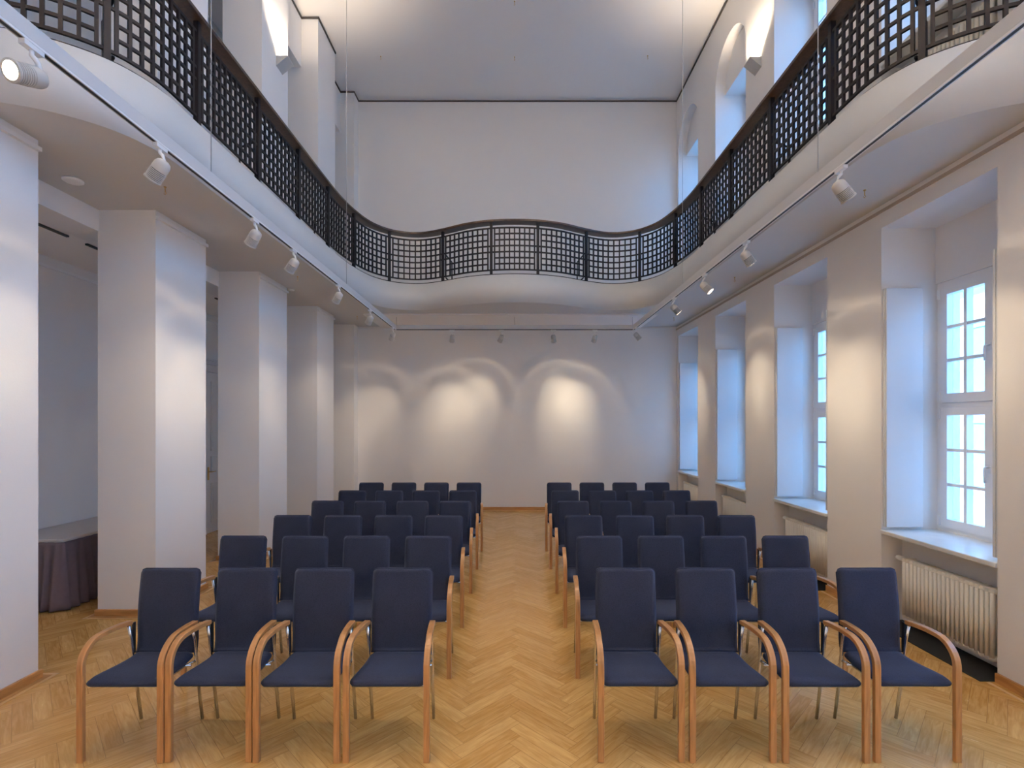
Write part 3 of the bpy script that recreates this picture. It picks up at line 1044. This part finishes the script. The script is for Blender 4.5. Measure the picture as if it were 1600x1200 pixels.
def on_plane(px, py, z):
    y = F * (z - EYE) / (VY - py)
    return ((px - VX) / F * y, y)
for px, py, nm in ((595, 88, 'left'), (804, 89, 'middle'), (1012, 87, 'right')):
    hook(*on_plane(px, py, ZC), ZC, f'{nm} one of three small hooks in a row on the high ceiling', 'hooks in the high ceiling')
hook(*on_plane(804, 2, ZC), ZC, 'small hook on the high ceiling at the top edge of the photo', 'hooks in the high ceiling')
for px, py, nm in ((258, 292, 'beside the second spotlight of the left track'), (1351, 297, 'beside the nearest spotlight of the right track'),
                   (465, 432, 'beyond the fourth spotlight of the left track'), (1148, 433, 'between second and third spotlights of the right track'),
                   (558, 494, 'before the corner pier at left'), (1053, 496, 'by the fourth spotlight of the right track')):
    hook(*on_plane(px, py, ZS), ZS, f'small brass hook in the balcony soffit {nm}', 'hooks in the balcony soffit')
for px, py, r, nm in ((114, 281, 0.075, 'flat white round detector on the soffit by the nearest pillar'), (455, 452, 0.05, 'small white round detector on the soffit before the third pillar')):
    x, y = on_plane(px, py, ZS)
    o = MB().lathe([(0.0, 0), (r, 0), (r, -0.012), (r * 0.8, -0.022), (r * 0.3, -0.026), (0.0, -0.026)], 24).build('smoke_detector', white_m)
    o.location = (x, y, ZS)
    tag(o, nm, 'smoke detector')


# ================================================================== CHAIRS
def slab_grid(path, width, thick, rc, m_cols=12, crown=0.0, rend=(True, True)):
    """cushion: path = [(y, z)] of the centre line, width(t), rounded corners rc at the ends"""
    P = [Vector((0, y, z)) for y, z in path]
    L = [0.0]
    for i in range(1, len(P)): L.append(L[-1] + (P[i] - P[i - 1]).length)
    T = L[-1]
    # denser stations near the ends
    st = sorted(set([0, T] + [rc * (1 - math.cos(PI / 2 * q / 5)) for q in range(6)] + [T - rc * (1 - math.cos(PI / 2 * q / 5)) for q in range(6)]
                    + [T * q / 14 for q in range(1, 14)]))
    st = [s for i, s in enumerate(st) if i == 0 or s - st[i - 1] > 1e-4]
    top, bot = [], []
    for s in st:
        i = max(q for q in range(len(L)) if L[q] <= s + 1e-9)
        i = min(i, len(P) - 2)
        t = (s - L[i]) / (L[i + 1] - L[i])
        p = P[i].lerp(P[i + 1], t)
        a = P[max(i - 1, 0)] if t < 0.5 else P[i]
        b = P[i + 1] if t < 0.5 else P[min(i + 2, len(P) - 1)]
        tg = (b - a).normalized()
        nn = Vector((1, 0, 0)).cross(tg).normalized()      # surface normal
        dd = min(s if rend[0] else rc, (T - s) if rend[1] else rc, rc)
        cut = rc - math.sqrt(max(rc * rc - (rc - dd) ** 2, 0))
        hw = width(s / T) / 2 - cut
        edge_s = min(s, T - s)
        for side, lst in ((1, top), (-1, bot)):
            row = []
            for q in range(m_cols + 1):
                x = -1 + 2 * q / m_cols
                x = math.copysign(abs(x) ** 0.75, x)
                d_edge = min((1 - abs(x)) * hw, edge_s)
                e = min(d_edge / (thick * 0.55), 1)
                prof = math.sqrt(max(1 - (1 - e) ** 2, 0))
                row.append(p + Vector((x * hw, 0, 0)) + nn * side * thick / 2 * prof + nn * crown * (1 - x * x if side > 0 else 0))
            lst.append(row)
    mb = MB()
    w_ = m_cols + 1
    vs = [v for r in top for v in r] + [v for r in bot for v in r]
    nb = len(top) * w_
    fs = []
    for i in range(len(top) - 1):
        for q in range(m_cols):
            fs.append((i * w_ + q, i * w_ + q + 1, (i + 1) * w_ + q + 1, (i + 1) * w_ + q))
            fs.append((nb + i * w_ + q, nb + (i + 1) * w_ + q, nb + (i + 1) * w_ + q + 1, nb + i * w_ + q + 1))
    mb.add(vs, fs, True)
    me = mb
    return me


def weld(o):
    import bmesh
    bm = bmesh.new()
    bm.from_mesh(o.data)
    bmesh.ops.remove_doubles(bm, verts=bm.verts, dist=0.0004)
    bmesh.ops.recalc_face_normals(bm, faces=bm.faces)
    bm.to_mesh(o.data)
    bm.free()


def arc_pts(cy, cz, r, a0, a1, n):
    return [(cy + r * math.cos(a0 + (a1 - a0) * i / n), cz + r * math.sin(a0 + (a1 - a0) * i / n)) for i in range(n + 1)]


def make_chair():
    """faces -y; origin on the floor midway between the front legs' front faces"""
    root = empty('armchair')
    # seat: waterfall front, dips, rises a little to the back
    sp = [(0.022, 0.418), (0.030, 0.430), (0.055, 0.438), (0.12, 0.436), (0.20, 0.431), (0.28, 0.430), (0.335, 0.436), (0.368, 0.452)]
    s = slab_grid(sp, lambda t: 0.432 - 0.055 * max(0, min(1, (t - 0.15) / 0.85)), 0.042, 0.035)
    o = s.build('seat', fabric_m, root); weld(o)
    bp = [(0.366, 0.452), (0.380, 0.475), (0.388, 0.53), (0.388, 0.62), (0.392, 0.72), (0.402, 0.83), (0.418, 0.965)]
    b = slab_grid(bp, lambda t: 0.378 + 0.008 * math.sin(PI * t), 0.030, 0.030, rend=(False, True))
    o = b.build('backrest', fabric_m, root); weld(o)
    # piping round the backrest, just behind the front edge
    pp = []
    for (y, z) in bp[1:]: pp.append((-0.189, y + 0.006, z))
    pp[-1] = (-0.189, bp[-1][0] + 0.004, 0.94)
    top = [(-0.180, 0.421, 0.960), (-0.160, 0.422, 0.967), (0.160, 0.422, 0.967), (0.180, 0.421, 0.960)]
    right = [(-x, y, z) for x, y, z in pp[::-1]]
    MB().tube(pp + top + right, 0.0045, 6).build('piping', fabric_m, o)
    # bent wooden arm with front leg, one laminated strip each side
    for sx in (-1, 1):
        prof = [(0.0145, 0.0), (0.0145, 0.30), (0.0150, 0.48)]
        prof += arc_pts(0.0150 + 0.135, 0.525, 0.135, PI, PI / 2 + 0.10, 10)[0:]
        prof += [(0.20, 0.6625), (0.27, 0.660), (0.345, 0.652)]
        pts = []
        for (y, z) in prof:
            inward = max(0, (y - 0.08) / 0.27) * 0.022
            pts.append((sx * (0.2255 - inward), y, z))
        mb = MB()
        a_, t_ = 0.0175, 0.0125
        mb.sweep(pts, [(-a_, -t_), (a_, -t_), (a_, t_), (-a_, t_)], side=(1, 0, 0))
        mb.build('armrest', beech_m, root, 0.003)
        # chrome rear leg from under the arm
        MB().tube([(sx * 0.198, 0.325, 0.636), (sx * 0.198, 0.345, 0.55), (sx * 0.197, 0.385, 0.25), (sx * 0.197, 0.427, 0.0)], 0.0100, 8).build('leg', chrome_m, root)
        # bracket between arm end, seat and back
        MB().box(sx * 0.196 - 0.004, sx * 0.196 + 0.004, 0.352, 0.374, 0.45, 0.645).build('bracket', black_m, root)
    fr = MB()
    for y in (0.06, 0.30):
        fr.tube([(-0.207, y, 0.405 if y < 0.1 else 0.402), (0.207, y, 0.405 if y < 0.1 else 0.402)], 0.009, 8, up=(0, 0, 1))
    for sx in (-1, 1):
        fr.tube([(sx * 0.17, 0.06, 0.405), (sx * 0.17, 0.30, 0.402)], 0.008, 8, up=(0, 0, 1))
        fr.tube([(sx * 0.17, 0.30, 0.402), (sx * 0.197, 0.365, 0.402)], 0.008, 8, up=(0, 0, 1))
    fr.build('seat_frame', chrome_m, root)
    return root


proto = make_chair()
ROWY = [2.779, 3.696, 4.605, 5.543, 6.455, 7.365]
ROWN = ['front', 'second', 'third', 'fourth', 'fifth', 'rearmost']
SEATN = ['next to the aisle', 'second from the aisle', 'third from the aisle', 'at the outer end']
front_l = [-0.718, -1.220, -1.7135, -2.204]
front_r = [0.710, 1.222, 1.742, 2.258]
first = True
for r, y in enumerate(ROWY):
    for side in (-1, 1):
        for q in range(4):
            if r == 0: x = (front_l if side < 0 else front_r)[q]
            else: x = side * ((0.4645 if side < 0 else 0.448) + 0.2485 + (0.508 if side < 0 else 0.512) * q)
            o = proto if first else copy_tree(proto)
            first = False
            jig = random.uniform(-1, 1)
            o.location = (x, y + 0.006 * jig, 0)
            o.rotation_euler = (0, 0, math.radians(0.25 * jig))
            block = 'left' if side < 0 else 'right'
            end = SEATN[q] if q < 3 else ('at the pillar end' if side < 0 else 'at the window end')
            tag(o, f'navy armchair with bentwood arms, {ROWN[r]} row of the {block} block, {end}', 'chair', f'armchairs of the {block} block')
